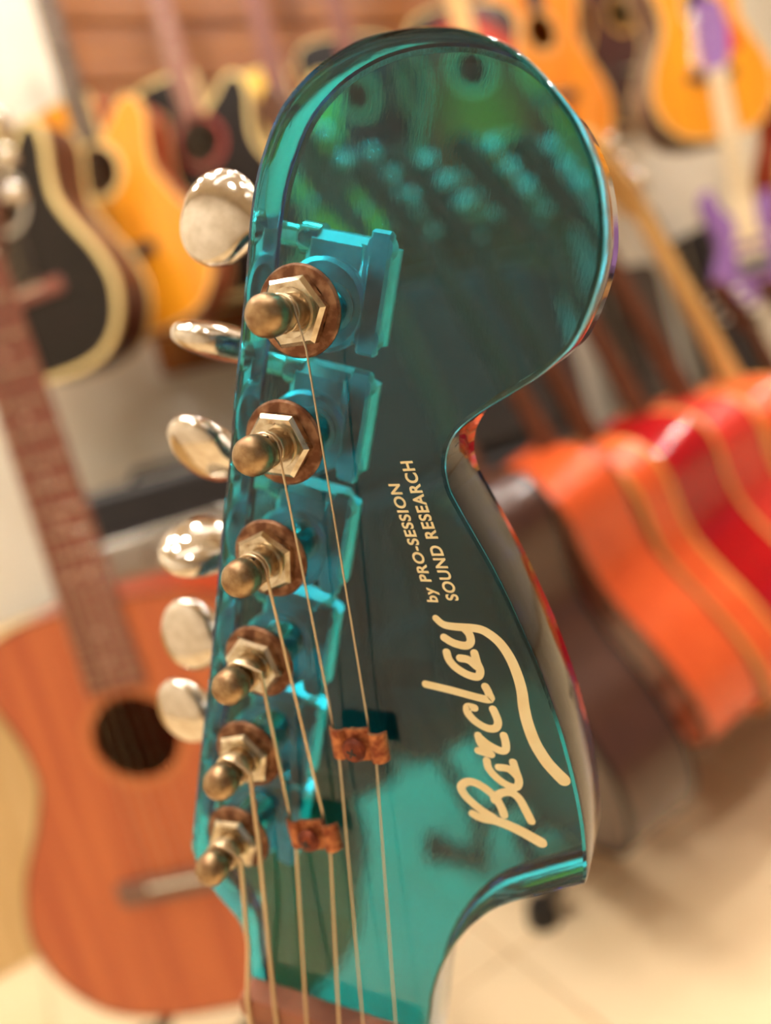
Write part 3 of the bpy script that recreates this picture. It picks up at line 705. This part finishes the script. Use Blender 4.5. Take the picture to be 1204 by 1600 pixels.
# --- small lilac electric guitar with white neck, upper right
lil = pmat('lilac_gloss', (150, 110, 170), .25, 0, (138, 98, 160)); whn = pmat('white_neck', (236, 214, 176), .35)
LM = hang(1168, 372, 1.9, -6, zref=.16)
t = thing('electric_guitar', LM, 'small lilac electric guitar with a white neck at upper right', 'guitar')
o2 = [(x * .62, y * .78) for x, y in eb_outline(4)]
m = MB(); m.rings([[Vector((p[0], y, p[1])) for p in o] for o, y in ((inset(o2, .005), -.002), (o2, .004), (o2, .030), (inset(o2, .005), .036))]); part('body', m, lil, t)
m = MB(); m.rings([[Vector((math.cos(a) * w, -.004 + math.sin(a) * .017, z)) for a in [math.pi * q / 10 for q in range(11)]] for z, w in ((.19, .026), (.56, .020))]); part('neck', m, whn, t)
m = MB(); m.rings([[Vector((x * w, y, z)) for x, y in ((-1, -.004), (1, -.004), (1, -.009), (-1, -.009))] for z, w in ((.17, .0265), (.56, .0205))]); fbl = part('fretboard', m, whn, t)
for k in range(1, 16):
    z = .56 - .50 * (1 - 2 ** (-k / 12))
    o = link('fret', shared('fret', None), fbl); o.location = (0, -.004, z)
m = MB(); m.bbox((0, -.008, .095), (.075, .018, .03), .002); part('bridge', m, chrome, t)
for z in (.125, .16): m = MB(); m.bbox((0, -.006, z), (.068, .012, .016), .002); part('pickup', m, whn, t)
m = MB(); m.rings([[Vector((-.021 - f * .004, y, z)), Vector((.021 + f * .028, y, z)), Vector((.021 + f * .028, y + .013, z)), Vector((-.021 - f * .004, y + .013, z))] for z, f, y in ((.56, 0, -.004), (.585, .6, .0), (.65, 1, .004), (.71, .7, .006), (.725, .1, .006))]); part('headstock', m, lil, t)
for k in range(6):
    o = link('tuner', shared('tuner', tuner_mesh), t); o.location = (-.014 + .003 * k, .014, .585 + .022 * k); o.rotation_euler = (math.pi / 2, 0, math.pi)
for k in range(6): u_ = k / 5 * 2 - 1; m = MB(); m.tube([(u_ * .026, -.017, .095), (u_ * .017, -.011, .56)], .0004, 5); part('string', m, steel, t)

# --- padded gig bags standing along the wall behind the rack
def gigbag(a, b, h, rgb, label, lean=5, sc=1.0):
    Rm = RM @ Matrix.Translation((a, b, 0)) @ Matrix.Rotation(math.radians(-lean), 4, 'X') @ Matrix.Scale(sc, 4)
    t = thing('gig_bag', Rm, label, 'gig bag', 'gig bags along the wall')
    O = crom([(0, 0, 0), (.14, .01, 0), (.215, .08, 0), (.22, .17, 0), (.17, .30, 0), (.165, .36, 0), (.185, .45, 0), (.16, .53, 0), (.10, .58, 0), (.095, .68, 0), (.10, .9, 0), (.105, 1.04, 0), (.07, 1.08, 0), (-.07, 1.08, 0), (-.105, 1.04, 0), (-.10, .9, 0), (-.095, .68, 0), (-.10, .58, 0), (-.16, .53, 0), (-.185, .45, 0), (-.165, .36, 0), (-.17, .30, 0), (-.22, .17, 0), (-.215, .08, 0), (-.14, .01, 0)], True, 3)
    O = [(p.x, p.y) for p in O]; mt = pmat('nylon_%d_%d_%d' % rgb, rgb, .75, 0, tuple(int(c * 1.15) for c in rgb), (300, 300, 300), bump=.15)
    m = MB(); m.rings([[Vector((p[0], y, p[1] + .004)) for p in o] for o, y in ((inset(O, .03), -.012), (inset(O, .008), -.002), (O, .015), (O, .115), (inset(O, .008), .128), (inset(O, .03), .135))]); part('shell', m, mt, t)
    m = MB(); m.bbox((0, -.020, .22), (.26, .022, .30), .01); part('pocket', m, mt, t)
    m = MB(); m.tube([(-.05, -.012, .62), (-.04, -.035, .62), (.04, -.035, .62), (.05, -.012, .62)], .008, 8); part('carry_handle', m, black_plastic, t)
    m = MB(); o_ = inset(O, -.001); m.rings([[Vector((p[0], y, p[1] + .004)) for p in o] for o, y in ((o_, .060), (o_, .066), (inset(O, .004), .066), (inset(O, .004), .060), (o_, .060))], cap=False); part('zip', m, chrome, t)
gigbag(1.66, 1.74, 1, (58, 32, 27), 'dark brown gig bag nearest the black speaker cabinets')
gigbag(2.12, 1.74, 1, (66, 54, 46), 'taupe gig bag between the two dark ones', sc=.96)
gigbag(2.58, 1.74, 1, (36, 28, 26), 'black gig bag at the right end of the gig bag row', sc=1.04)
